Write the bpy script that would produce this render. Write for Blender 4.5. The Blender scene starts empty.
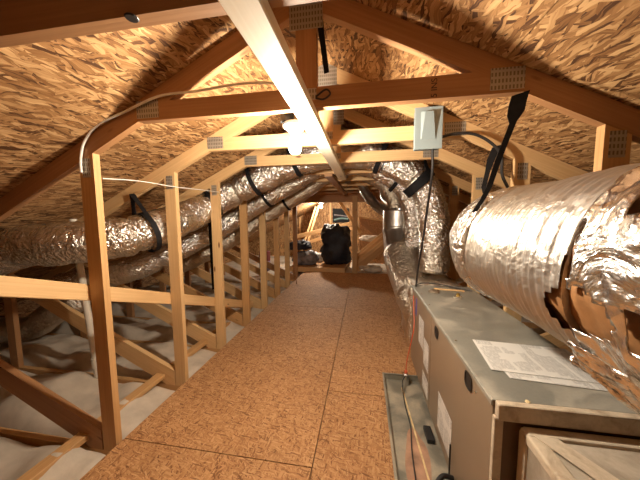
import bpy, bmesh, math, random
from mathutils import Vector, Matrix, noise
random.seed(7)
S = bpy.context.scene
COL = S.collection
R = math.radians

# ------------------------------------------------------------------ materials
def new_mat(name):
    m = bpy.data.materials.new(name); m.use_nodes = True
    nt = m.node_tree; nt.nodes.clear()
    out = nt.nodes.new('ShaderNodeOutputMaterial')
    b = nt.nodes.new('ShaderNodeBsdfPrincipled')
    nt.links.new(b.outputs[0], out.inputs[0])
    return m, nt, b
def N(nt, t, **kw):
    n = nt.nodes.new(t)
    for k, v in kw.items():
        if k in n.inputs: n.inputs[k].default_value = v
        else: setattr(n, k, v)
    return n
def L(nt, a, b): nt.links.new(a, b)
def ramp(nt, fac, stops, interp='LINEAR'):
    r = nt.nodes.new('ShaderNodeValToRGB'); r.color_ramp.interpolation = interp
    e = r.color_ramp.elements
    while len(e) < len(stops): e.new(0.5)
    for i, (p, c) in enumerate(stops):
        e[i].position = p; e[i].color = (c[0], c[1], c[2], 1)
    L(nt, fac, r.inputs[0]); return r.outputs[0]
def mixc(nt, fac, a, b, mode='MIX'):
    m = nt.nodes.new('ShaderNodeMix'); m.data_type = 'RGBA'; m.blend_type = mode
    if hasattr(fac, 'links'): L(nt, fac, m.inputs[0])
    else: m.inputs[0].default_value = fac
    for v, i in ((a, 6), (b, 7)):
        if hasattr(v, 'links'): L(nt, v, m.inputs[i])
        else: m.inputs[i].default_value = (v[0], v[1], v[2], 1)
    return m.outputs[2]
def math_(nt, op, a, b=0.0):
    m = nt.nodes.new('ShaderNodeMath'); m.operation = op
    for v, i in ((a, 0), (b, 1)):
        if hasattr(v, 'links'): L(nt, v, m.inputs[i])
        else: m.inputs[i].default_value = v
    return m.outputs[0]
def mapping(nt, src, scale=(1,1,1), rot=(0,0,0), loc=(0,0,0)):
    m = nt.nodes.new('ShaderNodeMapping')
    m.inputs['Scale'].default_value = scale; m.inputs['Rotation'].default_value = rot; m.inputs['Location'].default_value = loc
    L(nt, src, m.inputs[0]); return m.outputs[0]
def bump(nt, b, h, strength, dist):
    n = nt.nodes.new('ShaderNodeBump'); n.inputs['Strength'].default_value = strength
    n.inputs['Distance'].default_value = dist; L(nt, h, n.inputs['Height']); L(nt, n.outputs[0], b.inputs['Normal'])

def wood_mat(name, light, dark, knot=(0.16, 0.06, 0.02), rough=.62):
    m, nt, b = new_mat(name)
    uv = nt.nodes.new('ShaderNodeUVMap').outputs[0]
    w = N(nt, 'ShaderNodeTexNoise', Scale=1.0, Detail=3.0); L(nt, mapping(nt, uv, (1.2, 9, 1)), w.inputs['Vector'])
    g = N(nt, 'ShaderNodeTexNoise', Scale=1.0, Detail=4.0, Distortion=.35); L(nt, mapping(nt, uv, (2.2, 95, 1)), g.inputs['Vector'])
    big = N(nt, 'ShaderNodeTexNoise', Scale=1.0, Detail=2.0); L(nt, mapping(nt, uv, (.7, 3.5, 1), (0, 0, 0), (3, 5, 0)), big.inputs['Vector'])
    f = math_(nt, 'ADD', math_(nt, 'MULTIPLY', w.outputs[0], .5), math_(nt, 'MULTIPLY', g.outputs[0], .5))
    c = ramp(nt, f, [(.30, dark), (.62, light), (.8, [min(1, x*1.12) for x in light])])
    c = mixc(nt, math_(nt, 'MULTIPLY', big.outputs[0], .55), c, [x*.72 for x in light], 'MIX')
    v = N(nt, 'ShaderNodeTexVoronoi', Scale=1.0); L(nt, mapping(nt, uv, (2.6, 8.5, 1)), v.inputs['Vector'])
    k = ramp(nt, v.outputs['Distance'], [(.045, (1,1,1)), (.10, (0,0,0))])
    c = mixc(nt, k, c, knot)
    L(nt, c, b.inputs['Base Color']); b.inputs['Roughness'].default_value = rough
    bump(nt, b, g.outputs[0], .25, .002)
    return m

def osb_mat(name, cols, sc=1.0, contrast=1.0, grime=.35, dirs=(0.05, .42, -.38, .95, -.12, .22)):
    """wood strands pressed flat: stretched cells in several directions laid over each other"""
    m, nt, b = new_mat(name)
    uv0 = nt.nodes.new('ShaderNodeUVMap').outputs[0]
    wn = N(nt, 'ShaderNodeTexNoise', Scale=9.0*sc, Detail=3.0); L(nt, uv0, wn.inputs['Vector'])
    vm = nt.nodes.new('ShaderNodeVectorMath'); vm.operation = 'MULTIPLY_ADD'
    L(nt, wn.outputs['Color'], vm.inputs[0]); vm.inputs[1].default_value = (.05/sc, .05/sc, 0); L(nt, uv0, vm.inputs[2])
    uv = vm.outputs[0]
    val = None
    for i, a in enumerate(dirs):
        v = N(nt, 'ShaderNodeTexVoronoi', Scale=1.0, Randomness=1.0)
        r1 = mapping(nt, uv, (1, 1, 1), (0, 0, a), (i*3.7, i*1.9, 0))
        r2 = mapping(nt, r1, (7.5*sc*(1+.16*i), 62*sc*(1+.05*i), 1))
        L(nt, r2, v.inputs['Vector'])
        sep = nt.nodes.new('ShaderNodeSeparateColor'); L(nt, v.outputs['Color'], sep.inputs[0])
        fb = N(nt, 'ShaderNodeTexNoise', Scale=1.0, Detail=2.0); L(nt, mapping(nt, r1, (7*sc, 190*sc, 1)), fb.inputs['Vector'])
        h = math_(nt, 'SUBTRACT', sep.outputs[0], math_(nt, 'MULTIPLY', math_(nt, 'POWER', v.outputs['Distance'], 3.0), .30))
        h = math_(nt, 'ADD', h, math_(nt, 'MULTIPLY', math_(nt, 'SUBTRACT', fb.outputs[0], .5), .62*contrast))
        if val is None: val = h
        else:
            mk = math_(nt, 'GREATER_THAN', sep.outputs[1], .66)
            mm = nt.nodes.new('ShaderNodeMix'); mm.data_type = 'FLOAT'
            L(nt, mk, mm.inputs[0]); L(nt, val, mm.inputs[2]); L(nt, h, mm.inputs[3]); val = mm.outputs[0]
    c = ramp(nt, val, [(-.0, cols[0]), (.11, cols[1]), (.50, cols[2]), (.98, cols[3])])
    gr = N(nt, 'ShaderNodeTexNoise', Scale=1.7, Detail=4.0); L(nt, uv0, gr.inputs['Vector'])
    gm = ramp(nt, gr.outputs[0], [(.38, (1,1,1)), (.62, (.74,.70,.64))])
    c = mixc(nt, grime, c, gm, 'MULTIPLY')
    L(nt, c, b.inputs['Base Color']); b.inputs['Roughness'].default_value = .66
    b.inputs['Specular IOR Level'].default_value = .35
    bump(nt, b, val, .55, .004)
    return m

def foil_mat(name, col, rough=.24, crinkle=1.0, tint=None, metal=1.0, sc=1.0):
    m, nt, b = new_mat(name)
    tc = nt.nodes.new('ShaderNodeTexCoord').outputs['Object']
    v = N(nt, 'ShaderNodeTexVoronoi', Scale=34.0*sc, feature='F1'); 
    wn = N(nt, 'ShaderNodeTexNoise', Scale=16.0*sc, Detail=4.0, Distortion=.8); L(nt, tc, wn.inputs['Vector'])
    vm = nt.nodes.new('ShaderNodeVectorMath'); vm.operation = 'MULTIPLY_ADD'
    L(nt, wn.outputs['Color'], vm.inputs[0]); vm.inputs[1].default_value = (.09/sc, .09/sc, .09/sc); L(nt, tc, vm.inputs[2])
    L(nt, vm.outputs[0], v.inputs['Vector'])
    f = N(nt, 'ShaderNodeTexNoise', Scale=70.0*sc, Detail=3.0); L(nt, tc, f.inputs['Vector'])
    h = math_(nt, 'ADD', v.outputs['Distance'], math_(nt, 'MULTIPLY', f.outputs[0], .5))
    h = math_(nt, 'ADD', h, math_(nt, 'MULTIPLY', wn.outputs[0], 1.2))
    bump(nt, b, h, min(1.0, .8*crinkle), .014)
    d = N(nt, 'ShaderNodeTexNoise', Scale=3.2, Detail=4.0); L(nt, tc, d.inputs['Vector'])
    c = mixc(nt, ramp(nt, d.outputs[0], [(.35, (0,0,0)), (.7, (1,1,1))]), col, tint or [x*.78 for x in col])
    L(nt, c, b.inputs['Base Color']); b.inputs['Metallic'].default_value = metal
    rr = nt.nodes.new('ShaderNodeMapRange'); rr.inputs[3].default_value = rough; rr.inputs[4].default_value = rough+.2
    L(nt, d.outputs[0], rr.inputs[0]); L(nt, rr.outputs[0], b.inputs['Roughness'])
    return m

def plain(name, col, rough=.5, metal=0.0, var=.15, nsc=9.0, bumps=0.0, coord='Object', spec=.5):
    m, nt, b = new_mat(name)
    tc = nt.nodes.new('ShaderNodeTexCoord').outputs[coord]
    d = N(nt, 'ShaderNodeTexNoise', Scale=nsc, Detail=5.0); L(nt, tc, d.inputs['Vector'])
    c = ramp(nt, d.outputs[0], [(.3, [x*(1-var) for x in col]), (.7, [min(1, x*(1+var)) for x in col])])
    L(nt, c, b.inputs['Base Color']); b.inputs['Roughness'].default_value = rough; b.inputs['Metallic'].default_value = metal
    b.inputs['Specular IOR Level'].default_value = spec
    if bumps: bump(nt, b, d.outputs[0], bumps, .01)
    return m

def dusty(name, base, dust, amount=.5, rough=.55, metal=0.0, nsc=5.0):
    m, nt, b = new_mat(name)
    tc = nt.nodes.new('ShaderNodeTexCoord').outputs['Object']
    d = N(nt, 'ShaderNodeTexNoise', Scale=nsc, Detail=8.0, Roughness=.65, Distortion=.6); L(nt, tc, d.inputs['Vector'])
    k = ramp(nt, d.outputs[0], [(.62-amount*.45, (0,0,0)), (.75-amount*.3, (1,1,1))])
    f = N(nt, 'ShaderNodeTexNoise', Scale=90.0, Detail=2.0); L(nt, tc, f.inputs['Vector'])
    c = mixc(nt, k, base, dust)
    c = mixc(nt, math_(nt, 'MULTIPLY', f.outputs[0], .3), c, [x*.5 for x in base])
    L(nt, c, b.inputs['Base Color'])
    rr = nt.nodes.new('ShaderNodeMapRange'); rr.inputs[3].default_value = rough; rr.inputs[4].default_value = .85
    L(nt, k, rr.inputs[0]); L(nt, rr.outputs[0], b.inputs['Roughness'])
    mr = nt.nodes.new('ShaderNodeMapRange'); mr.inputs[3].default_value = metal; mr.inputs[4].default_value = metal*.3
    L(nt, k, mr.inputs[0]); L(nt, mr.outputs[0], b.inputs['Metallic'])
    bump(nt, b, d.outputs[0], .15, .01)
    return m

M = {}
M['wood'] = wood_mat('pine_lumber', (.66, .39, .165), (.46, .235, .085))
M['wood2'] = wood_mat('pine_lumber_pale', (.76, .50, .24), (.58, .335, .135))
M['wood3'] = wood_mat('pine_lumber_aged_shaded', (.44, .225, .095), (.28, .125, .045))  # dark brown pine; also carries the painted shade of the two nearest trusses
M['tie'] = wood_mat('pine_lumber_cream', (.84, .74, .56), (.74, .61, .42), knot=(.25, .16, .10))
M['osb_roof'] = osb_mat('osb_roof_sheathing', [(.075, .030, .010), (.20, .092, .031), (.34, .178, .068), (.58, .36, .165)], 1.0, 1.0, .4)
M['osb_floor'] = osb_mat('osb_floor_sheathing', [(.22, .092, .034), (.40, .19, .074), (.51, .265, .110), (.63, .37, .175)], 1.9, .9, .45, (0.1, .5, -.6, .85, -.1, 1.4))
M['foil'] = foil_mat('duct_foil', (.86, .84, .82), .17, 1.0, (.70, .64, .55))
M['foil_dull'] = foil_mat('duct_foil_dusty', (.74, .68, .59), .30, .8, (.56, .46, .34))
M['foil_big'] = foil_mat('duct_foil_smooth', (.60, .565, .52), .35, .30, (.48, .42, .34), 1.0, .6)
M['foil_wrap'] = foil_mat('duct_foil_loose', (.90, .89, .88), .13, .8, (.80, .78, .74), 1.0, .45)
M['sheet_metal'] = foil_mat('galvanized_duct', (.62, .60, .57), .26, .12, (.5, .47, .43), 1.0, .3)
M['kraft'] = plain('brown_kraft_liner', (.33, .16, .06), .55, 0, .35, 14, .5)
M['ahu_top'] = dusty('galvanized_top', (.33, .32, .275), (.46, .42, .345), .3, .42, .35, 4.5)
M['ahu_side'] = plain('taupe_enamel', (.27, .20, .135), .38, 0.1, .05, 3)
M['mastic'] = dusty('dusty_mastic', (.36, .27, .18), (.66, .55, .41), .8, .7, 0, 14)
M['board_dust'] = dusty('dusty_duct_board', (.30, .245, .18), (.55, .47, .37), .55, .6, 0, 5)
M['duct_board_dark'] = plain('duct_board_face', (.15, .09, .05), .6, 0, .3, 6)
M['pan'] = dusty('galvanized_pan', (.30, .29, .24), (.47, .41, .31), .4, .4, .5, 6)
M['stain'] = plain('rust_stain', (.38, .22, .14), .7, 0, .35, 12)
M['black'] = plain('black_plastic', (.012, .011, .011), .5, 0, .3, 20)
M['strap'] = plain('black_strap', (.008, .0075, .008), .7, 0, .3, 30, spec=.2)
M['paper'] = None
M['plate'] = None
M['pvc'] = plain('pvc_white', (.66, .60, .50), .4, 0, .12, 6)
M['white_cable'] = plain('white_cable_jacket', (.74, .70, .62), .5, 0, .1, 20)
M['black_cable'] = plain('black_cable_jacket', (.018, .015, .014), .5, 0, .2, 20)
M['red_wire'] = plain('red_wire', (.55, .09, .03), .5, 0, .1, 20)
M['porcelain'] = plain('porcelain', (.55, .56, .58), .3, 0, .03, 8)
M['box_grey'] = plain('pale_grey_box', (.27, .33, .34), .42, 0.1, .06, 6)
M['insul'] = plain('insulation_white', (.56, .49, .40), .95, 0, .16, 7, .8, spec=.1)
M['navy'] = plain('navy_black_cloth', (.010, .012, .022), .6, 0, .5, 9, .6)
M['greybag'] = plain('grey_bag', (.17, .16, .17), .45, 0, .6, 9, .6)
M['whitebag'] = plain('white_plastic_bag', (.70, .68, .64), .4, 0, .2, 12, .6)
M['teal'] = plain('teal_box', (.14, .24, .24), .5, 0, .3, 12)
M['red'] = plain('maroon_box', (.20, .03, .03), .5, 0, .2, 5)
M['purple'] = plain('purple_box', (.22, .17, .33), .5, 0, .2, 5)
M['blue'] = plain('blue_sticker', (.10, .10, .42), .5, 0, .2, 5)
M['ink'] = plain('black_ink', (.035, .02, .018), .7, 0, .2, 30)
M['tan_debris'] = plain('tan_debris', (.68, .52, .28), .8, 0, .3, 20, .5)
M['brass'] = plain('brass_knob', (.6, .42, .12), .3, .9, .1, 20)

def paper_mat():
    m, nt, b = new_mat('printed_paper')
    uv = nt.nodes.new('ShaderNodeUVMap').outputs[0]
    # rows of small print in columns
    n = N(nt, 'ShaderNodeTexNoise', Scale=1.0, Detail=1.0); L(nt, mapping(nt, uv, (420, 34, 1)), n.inputs['Vector'])
    sep = nt.nodes.new('ShaderNodeSeparateXYZ'); L(nt, uv, sep.inputs[0])
    rows = math_(nt, 'GREATER_THAN', math_(nt, 'FRACT', math_(nt, 'MULTIPLY', sep.outputs[1], 150.)), .45)
    cols_ = math_(nt, 'GREATER_THAN', math_(nt, 'FRACT', math_(nt, 'MULTIPLY', sep.outputs[0], 9.5)), .12)
    blk = N(nt, 'ShaderNodeTexVoronoi', Scale=1.0, distance='CHEBYCHEV'); L(nt, mapping(nt, uv, (9.5, 16, 1)), blk.inputs['Vector'])
    bs = nt.nodes.new('ShaderNodeSeparateColor'); L(nt, blk.outputs['Color'], bs.inputs[0])
    present = math_(nt, 'GREATER_THAN', bs.outputs[0], .25)
    ink = math_(nt, 'GREATER_THAN', n.outputs[0], .44)
    k = math_(nt, 'MULTIPLY', math_(nt, 'MULTIPLY', rows, cols_), math_(nt, 'MULTIPLY', ink, present))
    c = mixc(nt, math_(nt, 'MULTIPLY', k, .62), (.72, .70, .66), (.16, .15, .15))
    L(nt, c, b.inputs['Base Color']); b.inputs['Roughness'].default_value = .55
    return m
M['paper'] = paper_mat()
def plate_mat():
    m, nt, b = new_mat('toothed_plate')
    uv = nt.nodes.new('ShaderNodeUVMap').outputs[0]
    sep = nt.nodes.new('ShaderNodeSeparateXYZ'); L(nt, uv, sep.inputs[0])
    a = math_(nt, 'GREATER_THAN', math_(nt, 'FRACT', math_(nt, 'MULTIPLY', sep.outputs[0], 75.)), .5)
    c_ = math_(nt, 'GREATER_THAN', math_(nt, 'FRACT', math_(nt, 'MULTIPLY', sep.outputs[1], 40.)), .4)
    k = math_(nt, 'MULTIPLY', a, c_)
    L(nt, mixc(nt, k, (.40, .36, .30), (.19, .155, .115)), b.inputs['Base Color'])
    b.inputs['Metallic'].default_value = .55; b.inputs['Roughness'].default_value = .45
    bump(nt, b, k, .5, -.002)
    return m
M['plate'] = plate_mat()
def bulb_mat(name, col, st):
    m, nt, b = new_mat(name)
    b.inputs['Base Color'].default_value = (1, 1, 1, 1)
    b.inputs['Emission Color'].default_value = (*col, 1); b.inputs['Emission Strength'].default_value = st
    return m
BULB_A, BULB_B = 1800.0, 3000.0
M['bulb_a'] = bulb_mat('bulb_glow_near', (1.0, .87, .70), BULB_A)
M['bulb_b'] = bulb_mat('bulb_glow_far', (1.0, .88, .72), BULB_B)

# ------------------------------------------------------------------ object helpers
def link(name, me, mat, parent=None, loc=None):
    o = bpy.data.objects.new(name, me); COL.objects.link(o)
    if mat is not None and not me.materials: me.materials.append(mat)
    if parent is not None: o.parent = parent
    elif loc is not None: o.location = loc
    return o
def wloc(p):
    v = Vector((0, 0, 0))
    while p is not None: v += p.location; p = p.parent
    return v
def mesh(name, V, F, mat, parent=None, uvs=None, smooth=False, origin=None):
    """V in world coordinates; origin defaults to parent location or base centre"""
    V = [Vector(v) for v in V]
    if parent is not None: o0 = wloc(parent)
    elif origin is not None: o0 = Vector(origin)
    else:
        xs = [v.x for v in V]; ys = [v.y for v in V]; zs = [v.z for v in V]
        o0 = Vector(((min(xs)+max(xs))/2, (min(ys)+max(ys))/2, min(zs)))
    me = bpy.data.meshes.new(name)
    me.from_pydata([v-o0 for v in V], [], F)
    if uvs is not None:
        l = me.uv_layers.new(name='UVMap')
        for i, uv in enumerate(uvs): l.data[i].uv = uv
    if smooth:
        for p in me.polygons: p.use_smooth = True
    me.update()
    return link(name, me, mat, parent, None if parent is not None else o0)
def thing(name, label, cat, loc, group=None):
    o = bpy.data.objects.new(name, None); COL.objects.link(o); o.location = loc
    o['label'] = label; o['category'] = cat
    if group: o['group'] = group
    return o
def tag(o, label, cat, group=None):
    o['label'] = label; o['category'] = cat
    if group: o['group'] = group
    return o
def struct(o): o['kind'] = 'structure'; return o

class MB:
    def __init__(s): s.V = []; s.F = []; s.U = []
    def add(s, V, F, U=None):
        n = len(s.V); s.V += [Vector(v) for v in V]
        s.F += [tuple(i+n for i in f) for f in F]
        if U is None: U = [(0, 0)]*sum(len(f) for f in F)
        s.U += U
    def build(s, name, mat, parent=None, smooth=False, origin=None):
        return mesh(name, s.V, s.F, mat, parent, s.U, smooth, origin)
    def board(s, p0, p1, w, h, side=None):
        """beam p0->p1, w along 'side', h along the other axis; chamfered, grain UV along length"""
        p0 = Vector(p0); p1 = Vector(p1); d = (p1-p0); ln = d.length; d.normalize()
        sd = Vector(side) if side else (Vector((0, 0, 1)).cross(d) if abs(d.z) < .95 else Vector((1, 0, 0)))
        sd = (sd - d*sd.dot(d)).normalized(); up = d.cross(sd)
        c = min(.004, w*.2, h*.2); a, b = w/2, h/2
        prof = [(-a+c, -b), (a-c, -b), (a, -b+c), (a, b-c), (a-c, b), (-a+c, b), (-a, b-c), (-a, -b+c)]
        V = [q + sd*x + up*y for q in (p0, p1) for x, y in prof]
        F = []; U = []; ou, ov = random.random()*30, random.random()*30; t = 0
        for i in range(8):
            j = (i+1) % 8; e = math.hypot(prof[j][0]-prof[i][0], prof[j][1]-prof[i][1])
            F.append((i, j, 8+j, 8+i)); U += [(ou, ov+t), (ou, ov+t+e), (ou+ln, ov+t+e), (ou+ln, ov+t)]; t += e+.02
        F.append(tuple(range(7, -1, -1))); U += [(ou+prof[i][0]*.3, ov+prof[i][1]*1.0) for i in range(7, -1, -1)]
        F.append(tuple(range(8, 16))); U += [(ou+prof[i][0]*.3, ov+prof[i][1]*1.0) for i in range(8)]
        s.add(V, F, U); return s
    def prism(s, poly, y0, y1, d=(1, 0)):
        """XZ polygon (anticlockwise seen from -Y) extruded in Y; grain along d"""
        n = len(poly); V = [(x, y0, z) for x, z in poly] + [(x, y1, z) for x, z in poly]
        dx, dz = d; l = math.hypot(dx, dz); dx /= l; dz /= l
        ou, ov = random.random()*30, random.random()*30
        uv = lambda p, k=0: (ou+p[0]*dx+p[1]*dz, ov+k-p[0]*dz+p[1]*dx)
        F = [tuple(range(n)), tuple(range(2*n-1, n-1, -1))]
        U = [uv(p) for p in poly] + [uv(poly[i], .7) for i in range(n-1, -1, -1)]
        for i in range(n):
            j = (i+1) % n; F.append((j, i, n+i, n+j))
            a, b = uv(poly[i], .3), uv(poly[j], .3); w = y1-y0
            U += [b, a, (a[0], a[1]+w), (b[0], b[1]+w)]
        s.add(V, F, U); return s
    def box(s, lo, hi, us=1.0):
        x0, y0, z0 = lo; x1, y1, z1 = hi
        V = [(x0,y0,z0),(x1,y0,z0),(x1,y1,z0),(x0,y1,z0),(x0,y0,z1),(x1,y0,z1),(x1,y1,z1),(x0,y1,z1)]
        F = [(3,2,1,0),(4,5,6,7),(0,1,5,4),(1,2,6,5),(2,3,7,6),(3,0,4,7)]; U = []
        for k, f in enumerate(F):
            for i in f:
                v = V[i]; U.append(((v[1], v[0]) if k < 2 else (v[0], v[2]) if k in (2, 4) else (v[1], v[2])))
        s.add(V, F, U); return s
    def tube(s, pts, r, seg=10, res=6):
        P = smooth_path(pts, res); rings = frames(P)
        V = []; n = len(P)
        for (p, a, b) in rings:
            for k in range(seg):
                t = 2*math.pi*k/seg; V.append(p + a*math.cos(t)*r + b*math.sin(t)*r)
        F = [(i*seg+k, i*seg+(k+1) % seg, (i+1)*seg+(k+1) % seg, (i+1)*seg+k) for i in range(n-1) for k in range(seg)]
        F += [tuple(range(seg-1, -1, -1)), tuple((n-1)*seg+k for k in range(seg))]
        s.add(V, F); return s
    def lathe(s, c, prof, seg=24, axis='Z'):
        V = []; n = len(prof); c = Vector(c)
        for r, h in prof:
            for k in range(seg):
                t = 2*math.pi*k/seg; a, b = r*math.cos(t), r*math.sin(t)
                V.append(c + (Vector((a, b, h)) if axis == 'Z' else Vector((a, h, b)) if axis == 'Y' else Vector((h, a, b))))
        F = [(i*seg+k, i*seg+(k+1) % seg, (i+1)*seg+(k+1) % seg, (i+1)*seg+k) for i in range(n-1) for k in range(seg)]
        F += [tuple(range(seg-1, -1, -1)), tuple((n-1)*seg+k for k in range(seg))]
        s.add(V, F); return s

def smooth_path(pts, res=8):
    P = [Vector(p) for p in pts]
    if len(P) < 3 or res <= 1: return P
    out = []
    for i in range(len(P)-1):
        p0 = P[i-1] if i else P[0]*2-P[1]; p1 = P[i]; p2 = P[i+1]; p3 = P[i+2] if i+2 < len(P) else P[-1]*2-P[-2]
        for k in range(res):
            t = k/res
            out.append(.5*((2*p1)+(-p0+p2)*t+(2*p0-5*p1+4*p2-p3)*t*t+(-p0+3*p1-3*p2+p3)*t**3))
    out.append(P[-1]); return out
def resample(P, step):
    out = [P[0].copy()]; acc = 0
    for a, b in zip(P, P[1:]):
        l = (b-a).length
        if l < 1e-9: continue
        d = step-acc
        while d <= l:
            out.append(a.lerp(b, d/l)); d += step
        acc = l-(d-step)
    if (out[-1]-P[-1]).length > step*.4: out.append(P[-1].copy())
    return out
def frames(P):
    out = []; a = None
    for i, p in enumerate(P):
        t = (P[min(i+1, len(P)-1)]-P[max(i-1, 0)]).normalized()
        if a is None:
            a = t.cross(Vector((0, 0, 1)));
            if a.length < .1: a = t.cross(Vector((0, 1, 0)))
        a = (a-t*a.dot(t)).normalized(); out.append((p, a, t.cross(a)))
    return out
def flex(name, pts, r, mat, parent=None, step=.011, seg=44, rib=.0025, pitch=.034, crum=.010, seed=0, squash=(), closed=True, taper=None):
    """flexible duct: wire-rib corrugation plus crumpled loose jacket"""
    P = resample(smooth_path(pts, 14), step); fr = frames(P); V = []; U = []; n = len(P)
    o = Vector((seed*7.3, seed*3.1, seed*1.7))
    for i, (p, a, b) in enumerate(fr):
        s = i*step
        base = r + rib*math.sin(2*math.pi*s/pitch)
        for c, w, dpt in squash: base -= dpt*math.exp(-((s-c)/w)**2)
        if taper: base *= taper(s, n*step)
        if closed:
            e = min(s, (n-1)*step-s)
            if e < .05: base *= math.sqrt(max(0.02, 1-(1-e/.05)**2))*.5+.5
        for k in range(seg):
            t = 2*math.pi*k/seg; dr = a*math.cos(t)+b*math.sin(t); q = p+dr*base
            nz = noise.noise((q+o)*7)*crum + noise.noise((q+o)*19)*crum*.55 + abs(noise.noise((q+o)*38))*crum*.35
            V.append(q+dr*nz)
    F = [(i*seg+k, i*seg+(k+1) % seg, (i+1)*seg+(k+1) % seg, (i+1)*seg+k) for i in range(n-1) for k in range(seg)]
    F += [tuple(range(seg-1, -1, -1)), tuple((n-1)*seg+k for k in range(seg))]
    return mesh(name, V, F, mat, parent, None, True), P
def ribbon(pts, widths, normalw, th=.003):
    """thin strap: pts centre line, width vector normalw"""
    P = [Vector(p) for p in pts]; w = Vector(normalw).normalized(); V = []; n = len(P)
    for i, p in enumerate(P):
        t = (P[min(i+1, n-1)]-P[max(i-1, 0)]).normalized(); nn = t.cross(w).normalized()
        ww = widths[i] if hasattr(widths, '__len__') else widths
        for sw, sn in ((-1, -1), (1, -1), (1, 1), (-1, 1)): V.append(p+w*sw*ww/2+nn*sn*th/2)
    F = [(i*4+k, i*4+(k+1) % 4, i*4+4+(k+1) % 4, i*4+4+k) for i in range(n-1) for k in range(4)]
    F += [(3, 2, 1, 0), tuple((n-1)*4+k for k in range(4))]
    return V, F
def strap(label, c, axis, r, anchor, width=.045, both=True, full=True, anchor2=None):
    """black hanging strap round a duct at c (duct direction axis) tied up to anchor"""
    c = Vector(c); ax = Vector(axis).normalized(); A = Vector(anchor); A = A-ax*((A-c).dot(ax))*0
    u = (Vector((0, 0, 1))-ax*ax.z).normalized(); v = ax.cross(u)
    rr = r+.006
    t = thing('duct_strap', label, 'strap', c-u*rr, 'black straps hanging the ducts')
    m = MB()
    ring = [c+u*math.cos(a)*rr+v*math.sin(a)*rr for a in [2*math.pi*i/36 for i in range(37)]]
    V, F = ribbon(ring, width, ax); m.add(V, F); m.build('loop', M['strap'], t)
    for i, AA in enumerate([A, Vector(anchor2) if anchor2 else A]):
        s = (1, -1)[i]
        if i and not both: break
        st = c+u*math.cos(s*.9)*rr+v*math.sin(s*.9)*rr
        V, F = ribbon([st, st.lerp(AA, .5), AA], [width*.9, width*.7, width], ax); mm = MB(); mm.add(V, F); mm.build('tail', M['strap'], t)
    return t

# ------------------------------------------------------------------ camera
cam = bpy.data.cameras.new('camera'); co = bpy.data.objects.new('camera', cam); COL.objects.link(co)
yaw, pit, roll = R(9.6), R(5.09), R(-.386)
f = Vector((-math.sin(yaw)*math.cos(pit), math.cos(yaw)*math.cos(pit), -math.sin(pit)))
r_ = Vector((math.cos(yaw), math.sin(yaw), 0)); u_ = r_.cross(f)
rr_ = r_*math.cos(roll)+u_*math.sin(roll); uu_ = u_*math.cos(roll)-r_*math.sin(roll)
co.matrix_world = Matrix.Translation((0, 0, 1.33)) @ Matrix((rr_, uu_, -f)).transposed().to_4x4()
cam.sensor_fit = 'HORIZONTAL'; cam.sensor_width = 36; cam.lens = 36*260/640; cam.clip_start = .03
S.camera = co

# ------------------------------------------------------------------ setting
XC, SL, ZR = -.26, .49, 2.35           # ridge line and slope
def ztop(x): return ZR-SL*abs(x-XC)
YF, YB = 9.3, -1.3
EAVE = 4.05
# floor sheets
m = MB()
def sheet(x0, x1, y0, y1, z0=-.018, z1=0.0):
    g = .0025; m.box((x0+g, y0+g, z0), (x1-g, y1-g, z1))
    n = len(m.U)-24; ou = random.random()*20
    for i in range(n, len(m.U)): m.U[i] = (m.U[i][0]+ou, m.U[i][1]+ou*.7)
for a, b in ((-1.25, 1.245), (1.245, 3.685), (3.685, 6.12)): sheet(-1.425, -.262, a, b)
for a, b in ((-1.25, -.57), (-.57, 1.87), (1.87, 4.31), (4.31, 6.12)): sheet(-.262, .958, a, b)
struct(m.build('floor', M['osb_floor'], origin=(0, 0, 0)))
# subfloor under everything (drywall of the rooms below)
m = MB(); m.box((XC-EAVE, YB, -.16), (XC+EAVE, YF, -.12))
struct(m.build('trim_1', M['insul'], origin=(0, 0, -.16)))
# roof sheathing, both slopes
m = MB(); cs = math.sqrt(1+SL*SL)
for s in (-1, 1):
    edges = [0, .905, 2.125, 3.345, EAVE*cs]
    for i in range(4):
        for (y0, y1) in ((YB, .64), (.64, 3.07), (3.07, 5.5), (5.5, YF)):
            if i % 2: y0s, y1s = y0-(.0), y1
            e0, e1, g = edges[i]/cs, edges[i+1]/cs, .0022
            x0, x1 = XC+s*(e0+(g if i else 0)), XC+s*(e1-g)
            V = [(x0, y0+g*.5, ztop(x0)), (x1, y0+g*.5, ztop(x1)), (x1, y1-g*.5, ztop(x1)), (x0, y1-g*.5, ztop(x0))]
            V += [(x, y, z+.012) for x, y, z in V]
            F = [(0, 1, 2, 3), (7, 6, 5, 4), (0, 4, 5, 1), (1, 5, 6, 2), (2, 6, 7, 3), (3, 7, 4, 0)]
            if s > 0: F = [tuple(reversed(q)) for q in F]
            ou = random.random()*20; U = []
            for q in F:
                for k in q: U.append((V[k][1]+ou, abs(V[k][0]-XC)*cs+ou*.7))
            m.add(V, F, U)
struct(m.build('ceiling', M['osb_roof'], origin=(XC, 0, 0)))
m = MB()   # roofing felt above the sheathing so that no light enters by the joints
V = [(XC-EAVE, YB, ztop(XC-EAVE)+.016), (XC, YB, ZR+.016), (XC+EAVE, YB, ztop(XC+EAVE)+.016)]
V = V+[(a, YF, c) for a, b, c in V]; V += [(a, b, c+.006) for a, b, c in V]
F = [(0, 1, 4, 3), (1, 2, 5, 4), (6, 9, 10, 7), (7, 10, 11, 8), (0, 3, 9, 6), (2, 8, 11, 5), (0, 6, 7, 1), (1, 7, 8, 2), (3, 4, 10, 9), (4, 5, 11, 10)]
m.add(V, F); struct(m.build('trim_2', M['black'], origin=(XC, 0, 0)))
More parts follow.
